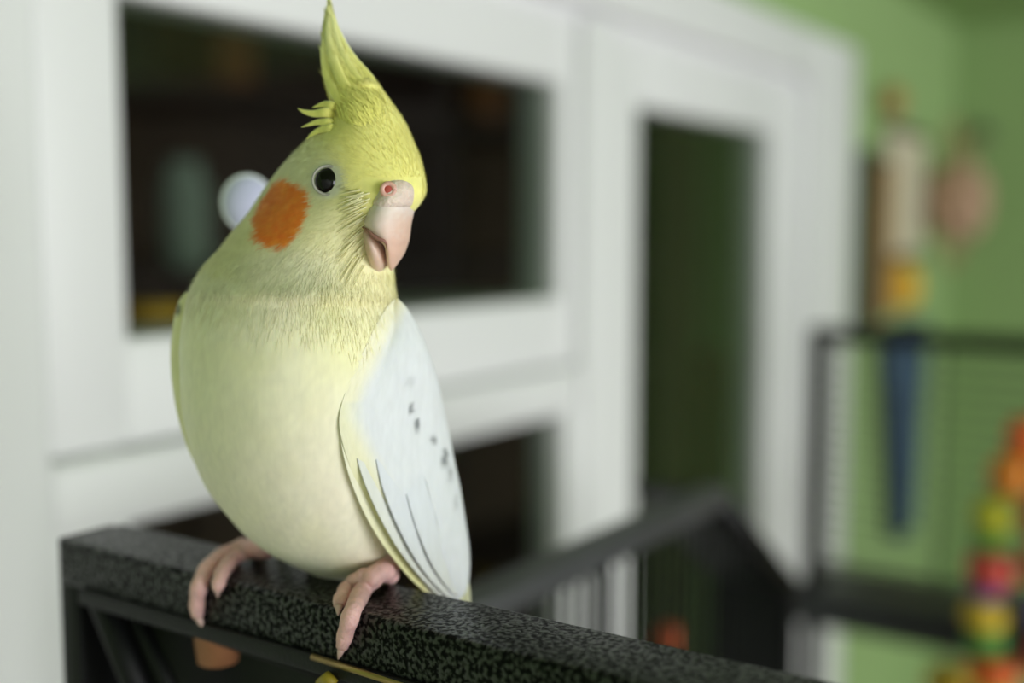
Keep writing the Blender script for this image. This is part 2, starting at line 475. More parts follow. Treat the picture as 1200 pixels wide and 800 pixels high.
bird = empty('cockatiel', P(350, 690, 0),
             'cream and yellow cockatiel with raised crest and orange cheek perched on the black rail', 'bird')
BODY = Loft([
    (92, 428, 434, 8, 6, 25), (97, 416, 442, 8, 16, 25), (106, 406, 449, 4, 18, 20), (122, 396, 461, 6, 32, 22),
    (142, 382, 474, 8, 48, 26), (165, 358, 484, 8, 60, 30), (188, 335, 493, 8, 64, 30), (208, 319, 498, 8, 66, 30),
    (226, 307, 499, 8, 67, 30), (242, 296, 491, 8, 68, 28), (258, 284, 474, 6, 68, 26), (275, 270, 460, 4, 70, 22),
    (292, 257, 458, 2, 74, 16), (310, 240, 461, 0, 80, 8), (330, 227, 462, -2, 94, 2), (344, 220.5, 464, -1, 104.5, -3), (358, 216.5, 467, -2, 106, -6),
    (385, 212, 474, 0, 114, -12), (430, 210, 472, 2, 120, -18), (480, 213, 468, 2, 122, -20), (530, 224, 467, 0, 118, -20),
    (575, 244, 467, -6, 108, -20), (612, 272, 468, -12, 94, -18), (642, 306, 466, -18, 76, -15), (662, 342, 458, -22, 56, -10),
    (676, 372, 440, -24, 32, -5), (682, 396, 414, -24, 9, 0)], 150)
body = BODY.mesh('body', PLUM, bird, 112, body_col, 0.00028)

# ---- plumage barbs: thousands of tiny blades over body (one joined part)
def barbs(name, loft, colf, count, parent, flow, length, m, width=0.00028, lift=0.22, keep=None):
    V = np.array([tuple(v) for v in loft.V]); Q = np.array(loft.Q)
    tri = []
    for f in loft.F:
        tri.append((f[0], f[1], f[2]))
        if len(f) == 4: tri.append((f[0], f[2], f[3]))
    tri = np.array(tri)
    e1 = V[tri[:, 1]] - V[tri[:, 0]]; e2 = V[tri[:, 2]] - V[tri[:, 0]]
    nn = np.cross(e1, e2); ar = np.linalg.norm(nn, axis=1); nn = nn / np.maximum(ar, 1e-12)[:, None]
    cdf = np.cumsum(ar); cdf /= cdf[-1]
    ids = np.searchsorted(cdf, rng.random(count))
    bary = rng.random((count, 2)); fl = bary.sum(1) > 1; bary[fl] = 1 - bary[fl]
    ctr = V.mean(0)
    verts, faces, cols, norms = [], [], [], []
    for i, tr in enumerate(ids):
        a, b, c = tri[tr]; u, v = bary[i]
        p = Vector(V[a] + u * (V[b] - V[a]) + v * (V[c] - V[a]))
        q = Q[a] + u * (Q[b] - Q[a]) + v * (Q[c] - Q[a])
        if keep and not keep(*q): continue
        n = Vector(nn[tr])
        fx, fy = flow(q[0], q[1])
        fl3 = rt * fx - Vector((0, 0, 1)) * fy
        fl3 = fl3 - n * fl3.dot(n)
        if fl3.length < 1e-4: continue
        fl3.normalize()
        fl3 = (fl3 + Vector(rng.normal(0, 0.16, 3))).normalized()
        L = length(q[0], q[1]) * rng.uniform(0.6, 1.25)
        s = fl3.cross(n).normalized() * (width * rng.uniform(0.7, 1.3))
        k = (lift(q[0], q[1]) if callable(lift) else lift) * rng.uniform(0.4, 1.3)
        p0 = p - n * 0.0002
        p1 = p + fl3 * (L * 0.55) + n * (L * k * 0.75)
        p2 = p + fl3 * L + n * (L * k * 0.8)
        b0 = len(verts)
        verts += [p0 - s, p0 + s, p1 + s * 0.8, p1 - s * 0.8, p2]
        faces += [(b0, b0 + 1, b0 + 2, b0 + 3), (b0 + 3, b0 + 2, b0 + 4)]
        cc = np.array(colf(*q)) * rng.uniform(0.94, 1.07)
        cols += [tuple(np.clip(cc, 0, 1)) + (1.0,)] * 5
        norms += [n] * 5
    o = pyd(name, verts, faces, m, parent, True)
    at_ = o.data.color_attributes.new('Col', 'FLOAT_COLOR', 'POINT')
    at_.data.foreach_set('color', np.array(cols, np.float32).ravel())
    o.data.normals_split_custom_set_from_vertices([tuple(n) for n in norms])
    o['kind'] = 'stuff'
    return o
def body_flow(px, py):
    if py > 360: return (0.10 * (px - 345) / 130.0, 1.0)
    dx, dy = px - 478, py - 215
    r = math.hypot(dx, dy) + 1e-6
    hx, hy = dx / r, dy / r
    t = sstep(270, 360, py)
    return (hx * (1 - t), hy * (1 - t) + t)
def body_len(px, py):
    h = 0.0022 + 0.0014 * sstep(250, 320, py) + 0.0012 * sstep(340, 420, py)
    return h * (0.55 + 0.45 * sstep(25, 60, math.hypot(px - 450, py - 235)))
def body_keep(px, py, d):
    if d > 0 and math.hypot(px - 384, py - 211) < 21: return False
    if d > 0 and 424 < px < 494 and 208 < py < 318: return False
    if rng.random() < sstep(330, 430, py + 0.15 * (400 - px)): return False
    return True
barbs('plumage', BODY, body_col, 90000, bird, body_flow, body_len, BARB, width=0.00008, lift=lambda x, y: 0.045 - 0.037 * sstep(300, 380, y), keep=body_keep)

# ---- crest
def crest_col(px, py, d):
    c = mix((0.86, 0.81, 0.22), (0.80, 0.79, 0.34), sstep(110, 30, py))
    return tuple(x * (1 + 0.10 * nz(px * 2.5, py * 0.5, 0.2)) for x in c)
CREST = Loft([
    (2, 386.5, 388.5, -20, 2, 0), (12, 382.5, 390, -19, 4, 0), (28, 379.5, 393.5, -17, 6, 0), (46, 377.5, 399, -14, 8, 0), (66, 377, 411, -10, 11, 5),
    (84, 378.5, 427, -6, 16, 8), (100, 382, 441, -2, 24, 12), (116, 386, 455, 5, 34, 20), (134, 391, 467, 8, 47, 24), (152, 398, 476, 9, 54, 26), (168, 406, 480, 8, 55, 28), (182, 420, 478, 4, 46, 28)], 70)
CREST.mesh('crest', WINGM, bird, 40, crest_col, 0.00025)
def crest_flow(px, py):
    return (-0.25 - 0.5 * sstep(60, 140, py), -1.0)
crest_b = barbs('crest_barbs', CREST, crest_col, 5200, bird, crest_flow, lambda x, y: 0.0032, BARB, width=0.00022, lift=0.08,
                keep=lambda x, y, d: y < 150)
def blade(name, ctrl, wid, m, parent, colf=None, flat=0.25, n=22, nrm=None, seg=8):
    """a feather or wisp: tapered flat blade through bird-pixel points (px, py, d); wid in pixels"""
    S = spline(ctrl, n); Wd = np.interp(np.linspace(0, 1, n), np.linspace(0, 1, len(wid)), wid) * KD
    pts = [P(*s) for s in S]
    V, Fc = tube_data(pts, list(Wd), seg, flat, nrm if nrm is not None else -fw)
    o = pyd(name, V, Fc, m, parent, True)
    if colf:
        a = o.data.color_attributes.new('Col', 'FLOAT_COLOR', 'POINT')
        C = []
        for i in range(n):
            C += [tuple(colf(S[i][0], S[i][1], S[i][2])) + (1.0,)] * seg
        C += [tuple(colf(*S[0])) + (1.0,), tuple(colf(*S[-1])) + (1.0,)]
        a.data.foreach_set('color', np.array(C, np.float32).ravel())
    return o
for ctrl, wd in (
    ([(440, 118, 14), (418, 92, 22), (400, 62, 0), (390, 28, -12), (387, 2, -18)], (0.6, 6, 5, 3.5, 0.5)),
    ([(428, 130, 16), (406, 104, 26), (391, 72, 2), (384, 40, -10), (385, 12, -17)], (0.6, 6, 6, 4, 0.6)),
    ([(420, 136, 18), (398, 118, 30), (384, 92, 6), (378, 62, -6), (380, 30, -14)], (0.6, 6, 5, 3, 0.5)),
    ([(455, 122, 10), (434, 92, 18), (412, 66, -2), (396, 36, -14), (391, 14, -18)], (0.6, 5, 4.5, 3, 0.5)),
    ([(400, 138, 10), (384, 132, 34), (368, 133, 28), (357, 131, 24), (349, 127, 20)], (0.6, 6, 4, 2.5, 0.4)),
    ([(402, 146, 12), (388, 143, 38), (372, 143, 32), (362, 146, 28), (353, 149, 24)], (0.6, 5, 3.5, 2, 0.4)),
    ([(408, 150, 16), (390, 150, 44), (376, 152, 38), (366, 157, 34), (359, 163, 30)], (0.6, 6, 4, 2.5, 0.4)),
    ([(404, 132, 10), (390, 124, 30), (380, 122, 24), (372, 124, 20), (366, 126, 18)], (0.6, 5, 4, 2, 0.4))):
    if ctrl[-1][1] < 60:
        ctrl = [(c_[0], c_[1], CREST.front(c_[0], c_[1]) + o_) for c_, o_ in zip(ctrl, (-9, -2.5, 0, 0.5, 0))]
    blade('crest_feather', ctrl, wd, WINGM, bird, crest_col, 0.3)

# ---- eye
def surf(px, py, off=0): return P(px, py, BODY.front(px, py) + off)
EYEW = mat('eye_skin', (0.36, 0.35, 0.30), 0.6, 0.12, 400, bump=0.3, bscale=900)
EYEB = mat('eye_black', (0.002, 0.0015, 0.0015), 0.06, 0.1, 50, spec=0.3)
ec = surf(384, 211)
out = (P(384, 211, 60) - P(384, 211, 0)).normalized()
eye_n = (out * 0.93 + rt * -0.10 + Vector((0, 0, 0.18))).normalized()
def ellipsoid(name, c, axes, radii, m, parent, nu=24, nv=14):
    V, Fc = [], []
    for i in range(nv + 1):
        th = math.pi * i / nv
        for k in range(nu):
            ph = 2 * math.pi * k / nu
            V.append(c + axes[0] * (radii[0] * math.sin(th) * math.cos(ph)) + axes[1] * (radii[1] * math.sin(th) * math.sin(ph)) + axes[2] * (radii[2] * math.cos(th)))
    for i in range(nv):
        for k in range(nu):
            a = i * nu + k; b = i * nu + (k + 1) % nu
            Fc.append((a, b, b + nu, a + nu))
    return pyd(name, V, Fc, m, parent, True)
ex = rt - eye_n * rt.dot(eye_n); ex.normalize(); ey = eye_n.cross(ex)
eye = ellipsoid('eye', ec - eye_n * 0.0016, (ex, ey, eye_n), (15.2 * KD, 15.2 * KD, 0.0030), EYEB, bird)
eye['label'] = 'glossy black eye'
ringp = [ec + (ex * math.cos(t) * 16.6 + ey * math.sin(t) * 16.0) * KD - eye_n * 0.0001 for t in np.linspace(0, 2 * math.pi, 41)]
tube('eye_ring', ringp, 0.00040, EYEW, eye, 8)

# ---- beak
CERE = mat('cere_skin', (0.74, 0.60, 0.52), 0.55, 0.10, 300, bump=0.7, bscale=500, sss=0.2)
HORN = mat('beak_horn', (0.70, 0.50, 0.41), 0.36, 0.10, 160, bump=0.15, bscale=300, sss=0.25)
MOUTH = mat('mouth_gap_shade', (0.30, 0.14, 0.11), 0.6, 0.1, 100)  # flesh brown standing in for the shade of the gap between the mandibles
NOSE = mat('nostril_rim_pink', (0.76, 0.42, 0.35), 0.5, 0.08, 200, sss=0.2)
UB = Loft([
    (224, 446, 490, 44, 36, 18), (232, 436, 489, 46, 42, 18), (242, 430, 487, 48, 46, 18), (254, 426, 484, 50, 48, 18), (264, 426, 482, 52, 47, 18),
    (272, 432, 481, 53, 44, 18), (280, 442, 480, 54, 40, 18), (288, 450, 477.5, 54, 35, 18), (297, 452, 474, 53, 29, 16), (306, 453, 468, 52, 20, 14), (313, 455, 463, 51, 10, 10), (317, 457.5, 459.5, 50, 2, 5)], 60)
HORNV = vcol_mat('beak_horn_toned', rough=0.38, sheen=0.0, sss=0.2, bump=0.10, bscale=420)
def beak_col(px, py, d):
    c = mix((0.74, 0.61, 0.55), (0.76, 0.50, 0.40), sstep(-22, 26, (px - 455) * 0.7 + (py - 268) * 0.7))
    c = mix(c, (0.80, 0.70, 0.64), 0.8 * (1 - sstep(242, 258, py + 8 * nz(px, py, 0.15))))
    c = mix(c, (0.82, 0.72, 0.66), 0.5 * max(0, nz(px, py, 0.22)) * (1 - sstep(270, 300, py)))
    return c
ub = UB.mesh('upper_beak', HORNV, bird, 40, beak_col)
LB = Loft([
    (262, 425, 434, 44, 18, 14), (270, 425, 444, 46, 30, 14), (280, 426, 453, 47, 36, 14), (292, 428, 456, 47, 35, 12), (303, 431, 456, 46, 30, 10),
    (312, 434, 453, 44, 21, 8), (318, 438, 447, 43, 8, 5), (319.5, 441, 444, 43, 2, 0)], 36)
LB.mesh('lower_beak', HORN, bird, 32)
CE = Loft([
    (206, 452, 484, 43, 26, 20), (211, 445, 491, 46, 36, 20), (219, 440, 495, 48, 43, 20), (228, 436, 495, 49, 46, 20), (236, 433, 492, 50, 47, 20), (242, 434, 488, 50, 44, 20), (248, 446, 482, 48, 38, 20)], 30)
cere = CE.mesh('cere', CERE, bird, 40, None, 0.0002)
nc = P(455, 222, CE.front(455, 222)); nn_ = (out * 0.95 + rt * -0.05 + Vector((0, 0, 0.2))).normalized()
nx = rt - nn_ * rt.dot(nn_); nx.normalize(); ny = nn_.cross(nx)
tube('nostril_rim', [nc + (nx * math.cos(t) + ny * math.sin(t)) * 6.6 * KD - nn_ * 0.0003 for t in np.linspace(0, 2 * math.pi, 25)], 0.00075, NOSE, cere, 8)
ellipsoid('nostril', nc + nn_ * 0.0000, (nx, ny, nn_), (4.6 * KD, 5.0 * KD, 0.0003), mat('nostril_red_flesh', (0.42, 0.07, 0.05), 0.6, 0.1, 50), cere, 16, 8)
ml = [(425, 266), (432, 271), (438, 277), (444, 280.5), (450, 282), (453, 286), (453.5, 292)]
def beak_front(x, y): return max(UB.front(x, y) if UB.row_at(y)[1] - 2 <= x else -99, LB.front(x, y))
tube('mouth_line', [P(x, y, max(UB.front(x, y - 3), LB.front(x, y + 3)) + 0.2) for x, y in ml], [0.00022, .0004, .0005, .0005, .00045, .0003, .0001], MOUTH, bird, 8)

# fine facial bristles lying back from the beak
for i in range(46):
    x0 = 424 + random.uniform(-6, 10); y0 = random.uniform(222, 312)
    if y0 > 262: x0 -= 4
    L = random.uniform(18, 34); sl = (y0 - 225) / 90.0
    x1, y1 = x0 - L * (1 - 0.5 * sl), y0 + L * (0.25 + 0.75 * sl) + random.uniform(-3, 3)
    c = mix(C_FACE, (0.78, 0.72, 0.36), random.random())
    blade('face_feather', [(x0, y0, BODY.front(x0, y0) + 2), ((x0 + x1) / 2, (y0 + y1) / 2, BODY.front((x0 + x1) / 2, (y0 + y1) / 2) + 3), (x1, y1, BODY.front(x1, y1) + 1)],
          (1.0, 0.8, 0.2), WINGM, bird, lambda x, y, d, c=c: c, 0.5, 7, None, 5)

# ---- wing on the rail's near side
WING = Loft([
    (350, 462, 467, 20, 4, -30), (360, 452, 477, 20, 12, -38), (378, 440, 488, 22, 20, -42), (405, 426, 500, 26, 26, -46), (440, 410, 512, 28, 28, -48),
    (475, 399, 520, 28, 28, -50), (500, 397, 525, 26, 26, -50), (530, 404, 531, 22, 24, -50), (565, 416, 538, 16, 22, -50), (600, 432, 544, 8, 20, -48),
    (635, 452, 549.5, -2, 18, -46), (662, 470, 551, -12, 15, -44), (684, 488, 549, -20, 11, -40), (698, 503, 543, -24, 7, -36), (705, 518, 534, -26, 3, -30)], 100)
SPOTS = ((481, 447, 9, 8, .16), (482, 478, 4, 8, .75), (489, 497, 4, 10, .85), (508, 515, 5, 6, .7), (521, 538, 5, 13, .75), (528, 556, 4, 9, .5), (534, 590, 3, 12, .3))
def wing_col(px, py, d):
    c = C_WHITE
    lead = 397 + max(0, py - 490) * 0.48
    c = mix((0.84, 0.81, 0.58), c, sstep(2, 34, px - lead))
    c = mix(c, (0.74, 0.71, 0.30), 0.7 * (1 - sstep(0, 8, px - lead)) * sstep(520, 600, py))
    c = mix(c, C_CHEST, 1 - sstep(-8, 22, (px - 455) + (py - 400) * 0.50 + 10) if py < 470 else 0)
    for (sx, sy, rx, ry, k) in SPOTS:
        r = math.hypot((px - sx) / rx, (py - sy) / ry) + 0.5 * nz(px, py, 0.2)
        c = mix(c, (0.07, 0.08, 0.09), k * (1 - sstep(0.35, 1.2, r)))
    return tuple(x * (1 + 0.04 * nz(px * 2.0, py * 0.5, 0.15)) for x in c)
def WINGR(py): return float(WING.row_at(py)[2])
def wing_lift(px, py, xl): return -1.5 + 5.5 * max(sstep(0, 40, px - xl), sstep(455, 520, py))
wing = WING.mesh('wing', WINGM, bird, 120, wing_col, 0.0002, BODY, wing_lift)
wing['label'] = 'white folded wing with yellow edge and dark flecks'
def on_wing(px, py, off):
    d = WING.front(px, py); rw = BODY.row_at(py)
    if rw[1] < px < rw[2]: d = max(d, BODY.front(px, py) + wing_lift(px, py, WING.row_at(py)[1]))
    return (px, py, d + off)
def wfeather(ctrl, wd, off, colf, nm='flight_feather'):
    S = spline(ctrl, 9)
    n_ = len(S)
    o = blade(nm, [on_wing(s[0], s[1], off - 8.0 * max(0, 1 - i / 4.5)) for i, s in enumerate(S)], wd, WINGM, wing, colf, 0.06, 26, (-fw * 0.64 + rt * 0.76).normalized(), 12)
    return o
yel = lambda x, y, d: mix((0.86, 0.83, 0.62), (0.84, 0.80, 0.38), sstep(560, 690, y))
wht = lambda x, y, d: mix(C_WHITE, (0.74, 0.73, 0.60), 0.5 * sstep(600, 700, y))
wfeather([(402, 476), (408, 520), (424, 570), (448, 620), (478, 665), (508, 700)], (5, 10, 12, 12, 10, 7, 2), 0.0, yel)
wfeather([(418, 478), (426, 525), (444, 575), (466, 622), (492, 664), (522, 703)], (5, 13, 15, 14, 12, 8, 2), 0.4, lambda x, y, d: mix((0.78, 0.76, 0.56), C_WHITE, 0.6))
wfeather([(440, 470), (450, 525), (464, 575), (484, 625), (506, 668), (530, 702)], (6, 15, 18, 17, 14, 9, 2), 0.6, wht)
wfeather([(462, 470), (476, 525), (490, 580), (506, 632), (522, 672), (536, 698)], (6, 15, 18, 18, 15, 9, 2), -0.4, wht)

# far wing, a sliver past the breast
FW = Loft([(342, 217, 224, -30, 4, 0), (356, 208, 228, -30, 14, 0), (380, 202.5, 232, -28, 22, 0), (415, 199.5, 236, -26, 26, 0), (455, 202, 240, -24, 26, 0),
           (495, 210, 245, -24, 24, 0), (530, 222, 250, -26, 20, 0), (556, 236, 256, -28, 14, 0), (572, 248, 260, -30, 6, 0)], 50)
def fw_col(px, py, d):
    c = (0.84, 0.80, 0.46)
    return mix(c, (0.05, 0.05, 0.03), 0.85 * (1 - sstep(0.5, 1.2, math.hypot((px - 208) / 5, (py - 362) / 9))))
FW.mesh('wing', WINGM, bird, 36, fw_col, 0.0001)

# ---- tail, down behind the rail
for i, (x0, x1, dd) in enumerate(((512, 522, -38), (524, 533, -42), (535, 541, -46))):
    blade('tail_feather', [(x0 - 12, 630, dd + 6), (x0, 670, dd), ((x0 + x1) / 2 + 2, 712, dd - 6), (x1, 780, dd - 16), (x1 + 3, 850, dd - 26)], (10, 13, 13, 12, 9, 2), WINGM, bird,
          (lambda x, y, d: mix((0.80, 0.79, 0.42), C_WHITE, 0.25)), 0.12, 24, -fw, 10)

# ---- feet
SKIN = mat('pink_foot_skin', (0.80, 0.47, 0.47), 0.5, 0.12, 350, bump=0.5, bscale=900, sss=0.25)
CLAW = mat('claw_horn', (0.68, 0.45, 0.43), 0.4, 0.1, 200)
def rail_hit(px, py, r):
    d = ray(px, py)
    t_top = (RZ + r - CAM.z) / d.z
    t_front = (RX0 - r) / d.x
    p = CAM + d * t_top
    if p.x >= RX0 - r: return p
    return CAM + d * t_front
def toe(pts, rads, parent, n=26):
    """pts: (px, py[, F]) ; rads in px"""
    Rr = [r * 0.9 * KD for r in rads]
    W = []
    for i, q in enumerate(pts):
        W.append(at(*q) if len(q) == 3 else rail_hit(q[0], q[1], Rr[i] * 0.8))
    S = [Vector(s) for s in spline(W, n)]
    rr = np.interp(np.linspace(0, 1, n), np.linspace(0, 1, len(Rr)), Rr)
    rr = [r * (1 + 0.07 * math.sin(i * 1.45)) for i, r in enumerate(rr)]
    t = tube('toe', S[:-4], rr[:-4], SKIN, parent, 12)
    c = S[-5:]; tube('claw', c, [rr[-5] * 0.75, rr[-5] * 0.62, rr[-5] * 0.48, rr[-5] * 0.3, rr[-5] * 0.08], CLAW, t, 8)
    return t
fr = empty('foot', tuple(P(350, 690, 0))); fr.parent = bird; fr.location = (0, 0, 0); BASE[fr.name] = BASE[bird.name]
fl_ = empty('foot', tuple(P(350, 690, 0))); fl_.parent = bird; fl_.location = (0, 0, 0); BASE[fl_.name] = BASE[bird.name]
toe([(452, 668, .325), (440, 674, .318), (425, 692), (413, 716), (406, 738), (401, 757), (396, 773)], (15, 14, 12, 11.5, 11, 8.5, 4), fr)
toe([(442, 672, .322), (424, 677, .318), (408, 688), (399, 703), (396, 721)], (12, 11, 10.5, 9.5, 6), fr)
toe([(458, 672, .326), (452, 684, .336), (462, 694, .345)], (12, 9, 6), fr, 14)
tube('leg', [at(462, 640, .338), at(452, 668, .325)], [18 * KD, 15 * KD], SKIN, bird, 12)
toe([(290, 640, .352), (268, 648, .350), (247, 662), (235, 682), (231, 702), (232, 721), (240, 738)], (14, 13, 12, 11.5, 11, 9, 4), fl_)
toe([(292, 645, .350), (274, 654, .347), (262, 668), (256, 684), (255, 700)], (12, 11, 10.5, 9.5, 5.5), fl_)
toe([(296, 642, .354), (306, 650, .362), (300, 658, .368)], (11, 9, 6), fl_, 14)
tube('leg', [at(330, 628, .342), at(312, 642, .346), at(288, 643, .351)], [15 * KD, 14 * KD, 13 * KD], SKIN, bird, 12)

# ================================================================== round lilac toy behind the head
LIL = mat('lilac_plastic', (0.55, 0.56, 0.78), 0.3, 0.05, 40, coat=0.3)
LILW = mat('pale_rim_plastic', (0.78, 0.82, 0.84), 0.35, 0.03, 40)
tc_ = at(290, 238, 0.40)
tb = Vector((RX1 + 0.0036, 0.262, RZ - 0.008))
toy = empty('round_mirror_toy', tb, 'round pale lilac disc toy on a stem behind the cockatiel\'s head', 'bird toy')
axn = (CAM - tc_).normalized()
ax1 = rt - axn * rt.dot(axn); ax1.normalize(); ax2 = axn.cross(ax1)
S_ = 0.40 / 1339
ellipsoid('disc', tc_, (ax1, ax2, axn), (28 * S_, 31.5 * S_, 0.004), LIL, toy, 32, 14)
tube('rim', [tc_ + (ax1 * math.cos(t) * 28 + ax2 * math.sin(t) * 31.5) * S_ for t in np.linspace(0, 2 * math.pi, 49)], 0.0008, LILW, toy, 10)
tube('stem', [tb + Vector((0, 0, -0.0005)), tb + Vector((0.006, 0.004, 0.05)), tc_ - axn * 0.004 + ax1 * 0.004], 0.0018, LILW, toy, 10)
lathe('clamp_foot', [(0.004, 0.0), (0.004, 0.005), (0.003, 0.007), (0.002, 0.010)], tb - Vector((0, 0, 0.0003)), LILW, toy, 20)

# ================================================================== LOW BARRED CAGE by the window
YB = 0.300
zb = Z(-0.170)
cb = empty('sloped_roof_cage', (0.6, 0.38, 0.0), 'dark wire cage with upright bars and a sloping end standing before the windows', 'cage')
XB0, XB1, XB2 = 0.400, 0.690, 0.825
zb2 = Z(-0.270)
def cyl_y(name, a, b, r, m, par, seg=10): return tube(name, [Vector(a), Vector(b)], r, m, par, seg)
GREYR = mat('grey_satin_rail', (0.05, 0.052, 0.055), 0.45, 0.12, 40)
boxes('top_rail', [(XB0, XB1, YB - 0.009, YB + 0.009, zb - 0.012, zb + 0.004)], GREYR, cb, 0.003, 3)
cyl_y('sloping_rail', (XB1 - 0.004, YB, zb - 0.004), (XB2, YB, zb2), 0.009, BLACKM, cb)
boxes('corner_post', [(XB0, XB0 + 0.014, YB - 0.007, YB + 0.007, 0, zb - 0.004)], BLACKM, cb, 0.002, 2)
boxes('corner_post', [(XB2 - 0.007, XB2 + 0.007, YB - 0.007, YB + 0.007, 0, zb2)], BLACKM, cb, 0.002, 2)
boxes('corner_post', [(XB0, XB0 + 0.012, 0.458, 0.470, 0, zb - 0.004)], BLACKM, cb, 0.002, 2)
boxes('corner_post', [(XB2 - 0.006, XB2 + 0.006, 0.458, 0.470, 0, zb2)], BLACKM, cb, 0.002, 2)
boxes('bottom_rail', [(XB0, XB2, YB - 0.006, YB + 0.006, Z(-0.80), Z(-0.785))], BLACKM, cb, 0.002, 2)
boxes('base_tray', [(XB0, XB2, YB - 0.006, 0.470, Z(-0.86), Z(-0.80))], DGREYM, cb, 0.003, 2)
# sloping solid end panel, its back rail and the dark end of the cage
V = []
for y in (YB + 0.006, YB + 0.06):
    V += [Vector((XB1 - 0.006, y, zb)), Vector((XB2, y, zb2)), Vector((XB2, y, zb2 - 0.006)), Vector((XB1 - 0.006, y, zb - 0.006))]
pyd('roof_sheet', V, [(0, 1, 2, 3), (7, 6, 5, 4), (0, 4, 5, 1), (1, 5, 6, 2), (2, 6, 7, 3), (3, 7, 4, 0)], DGREYM, cb)
boxes('end_sheet', [(XB2 - 0.004, XB2 + 0.002, YB + 0.004, YB + 0.06, Z(-0.8), zb2 - 0.004)], BLACKM, cb)
bar_me = {}
def bar_obj(name, x, y, z0, z1, r, m, par):
    key = (round(z0, 4), round(z1, 4), r, m.name)
    if key not in bar_me:
        Vv, Ff = tube_data([Vector((0, 0, z0)), Vector((0, 0, z1))], [r, r], 8)
        me = bpy.data.meshes.new(name); me.from_pydata([tuple(v) for v in Vv], [], Ff); me.materials.append(m)
        me.polygons.foreach_set('use_smooth', [True] * len(me.polygons)); bar_me[key] = me
    o = bpy.data.objects.new(name, bar_me[key]); COL.objects.link(o)
    o.parent = par; b = BASE[par.name]; o.location = (x - b.x, y - b.y, -b.z)
    return o
x = XB0 + 0.022
while x < XB2 - 0.01:
    zt = zb - 0.008 if x < XB1 else zb + (zb2 - zb) * (x - XB1) / (XB2 - XB1)
    bar_obj('bar', x, YB, Z(-0.79), zt, 0.0017, BLACKM, cb)
    x += 0.0135
x = XB1 + 0.008
# orange and brown toys lying inside
OR = mat('orange_red_plastic', (0.65, 0.11, 0.02), 0.45, 0.1, 30)
tp = at_y(784, 748, 0.345)
tg = empty('hanging_toy', tuple(tp), 'orange red ball hanging on a cord inside the sloped dark cage', 'bird toy')
ellipsoid('ball', tp, (Vector((1, 0, 0)), Vector((0, 1, 0)), Vector((0, 0, 1))), (0.010, 0.010, 0.011), OR, tg, 20, 12)
tube('cord', [tp + Vector((0, 0, 0.010)), Vector((tp.x, YB + 0.004, zb - 0.006))], 0.0012, BLACKM, tg, 6)

# ================================================================== HIGH BARRED CAGE on the right
XC = 1.17
cc = empty('tall_wire_cage', (XC + 0.04, 0.15, 0.0), 'tall black wire cage with level bars and a thick tray rail beside green wall', 'cage')
YC1, YC0 = 0.405, -0.35
zt, zl, zl2 = Z(-0.100), Z(-0.378), Z(-0.418)
boxes('corner_post', [(XC - 0.009, XC + 0.009, YC1 - 0.018, YC1, 0, zt)], BLACKM, cc, 0.003, 2)
boxes('corner_post', [(XC - 0.009, XC + 0.009, YC0, YC0 + 0.018, 0, zt)], BLACKM, cc, 0.003, 2)
boxes('top_rail', [(XC - 0.009, XC + 0.009, YC0, YC1, zt - 0.018, zt)], BLACKM, cc, 0.003, 2)
boxes('tray', [(XC - 0.02, XC + 0.09, YC0, YC1 + 0.012, zl2, zl)], DGREYM, cc, 0.004, 2)
boxes('tray_edge', [(XC - 0.023, XC - 0.018, YC0, YC1 + 0.012, zl - 0.004, zl + 0.002)], DGREYM, cc, 0.001, 2)
boxes('base_tray', [(XC - 0.009, XC + 0.2, YC0, YC1, 0.1, 0.15)], DGREYM, cc, 0.004, 2)
boxes('corner_post', [(XC + 0.19, XC + 0.2, YC1 - 0.012, YC1, 0, 0.15)], BLACKM, cc, 0.002, 2)
boxes('corner_post', [(XC + 0.19, XC + 0.2, YC0, YC0 + 0.012, 0, 0.15)], BLACKM, cc, 0.002, 2)
Vv, Ff = tube_data([Vector((0, YC0 + 0.01, 0)), Vector((0, YC1 - 0.01, 0))], [0.0019, 0.0019], 8)
hb = bpy.data.meshes.new('bar'); hb.from_pydata([tuple(v) for v in Vv], [], Ff); hb.materials.append(DGREYM)
z = zl + 0.014
while z < zt - 0.02:
    o = bpy.data.objects.new('bar', hb); COL.objects.link(o); o.parent = cc
    b = BASE[cc.name]; o.location = (XC - b.x, -b.y, z - b.z); z += 0.0155
for y in (0.27, 0.10, -0.07, -0.22):
    bar_obj('upright_bar', XC + 0.003, y, zl - 0.001, zt - 0.01, 0.0019, DGREYM, cc)

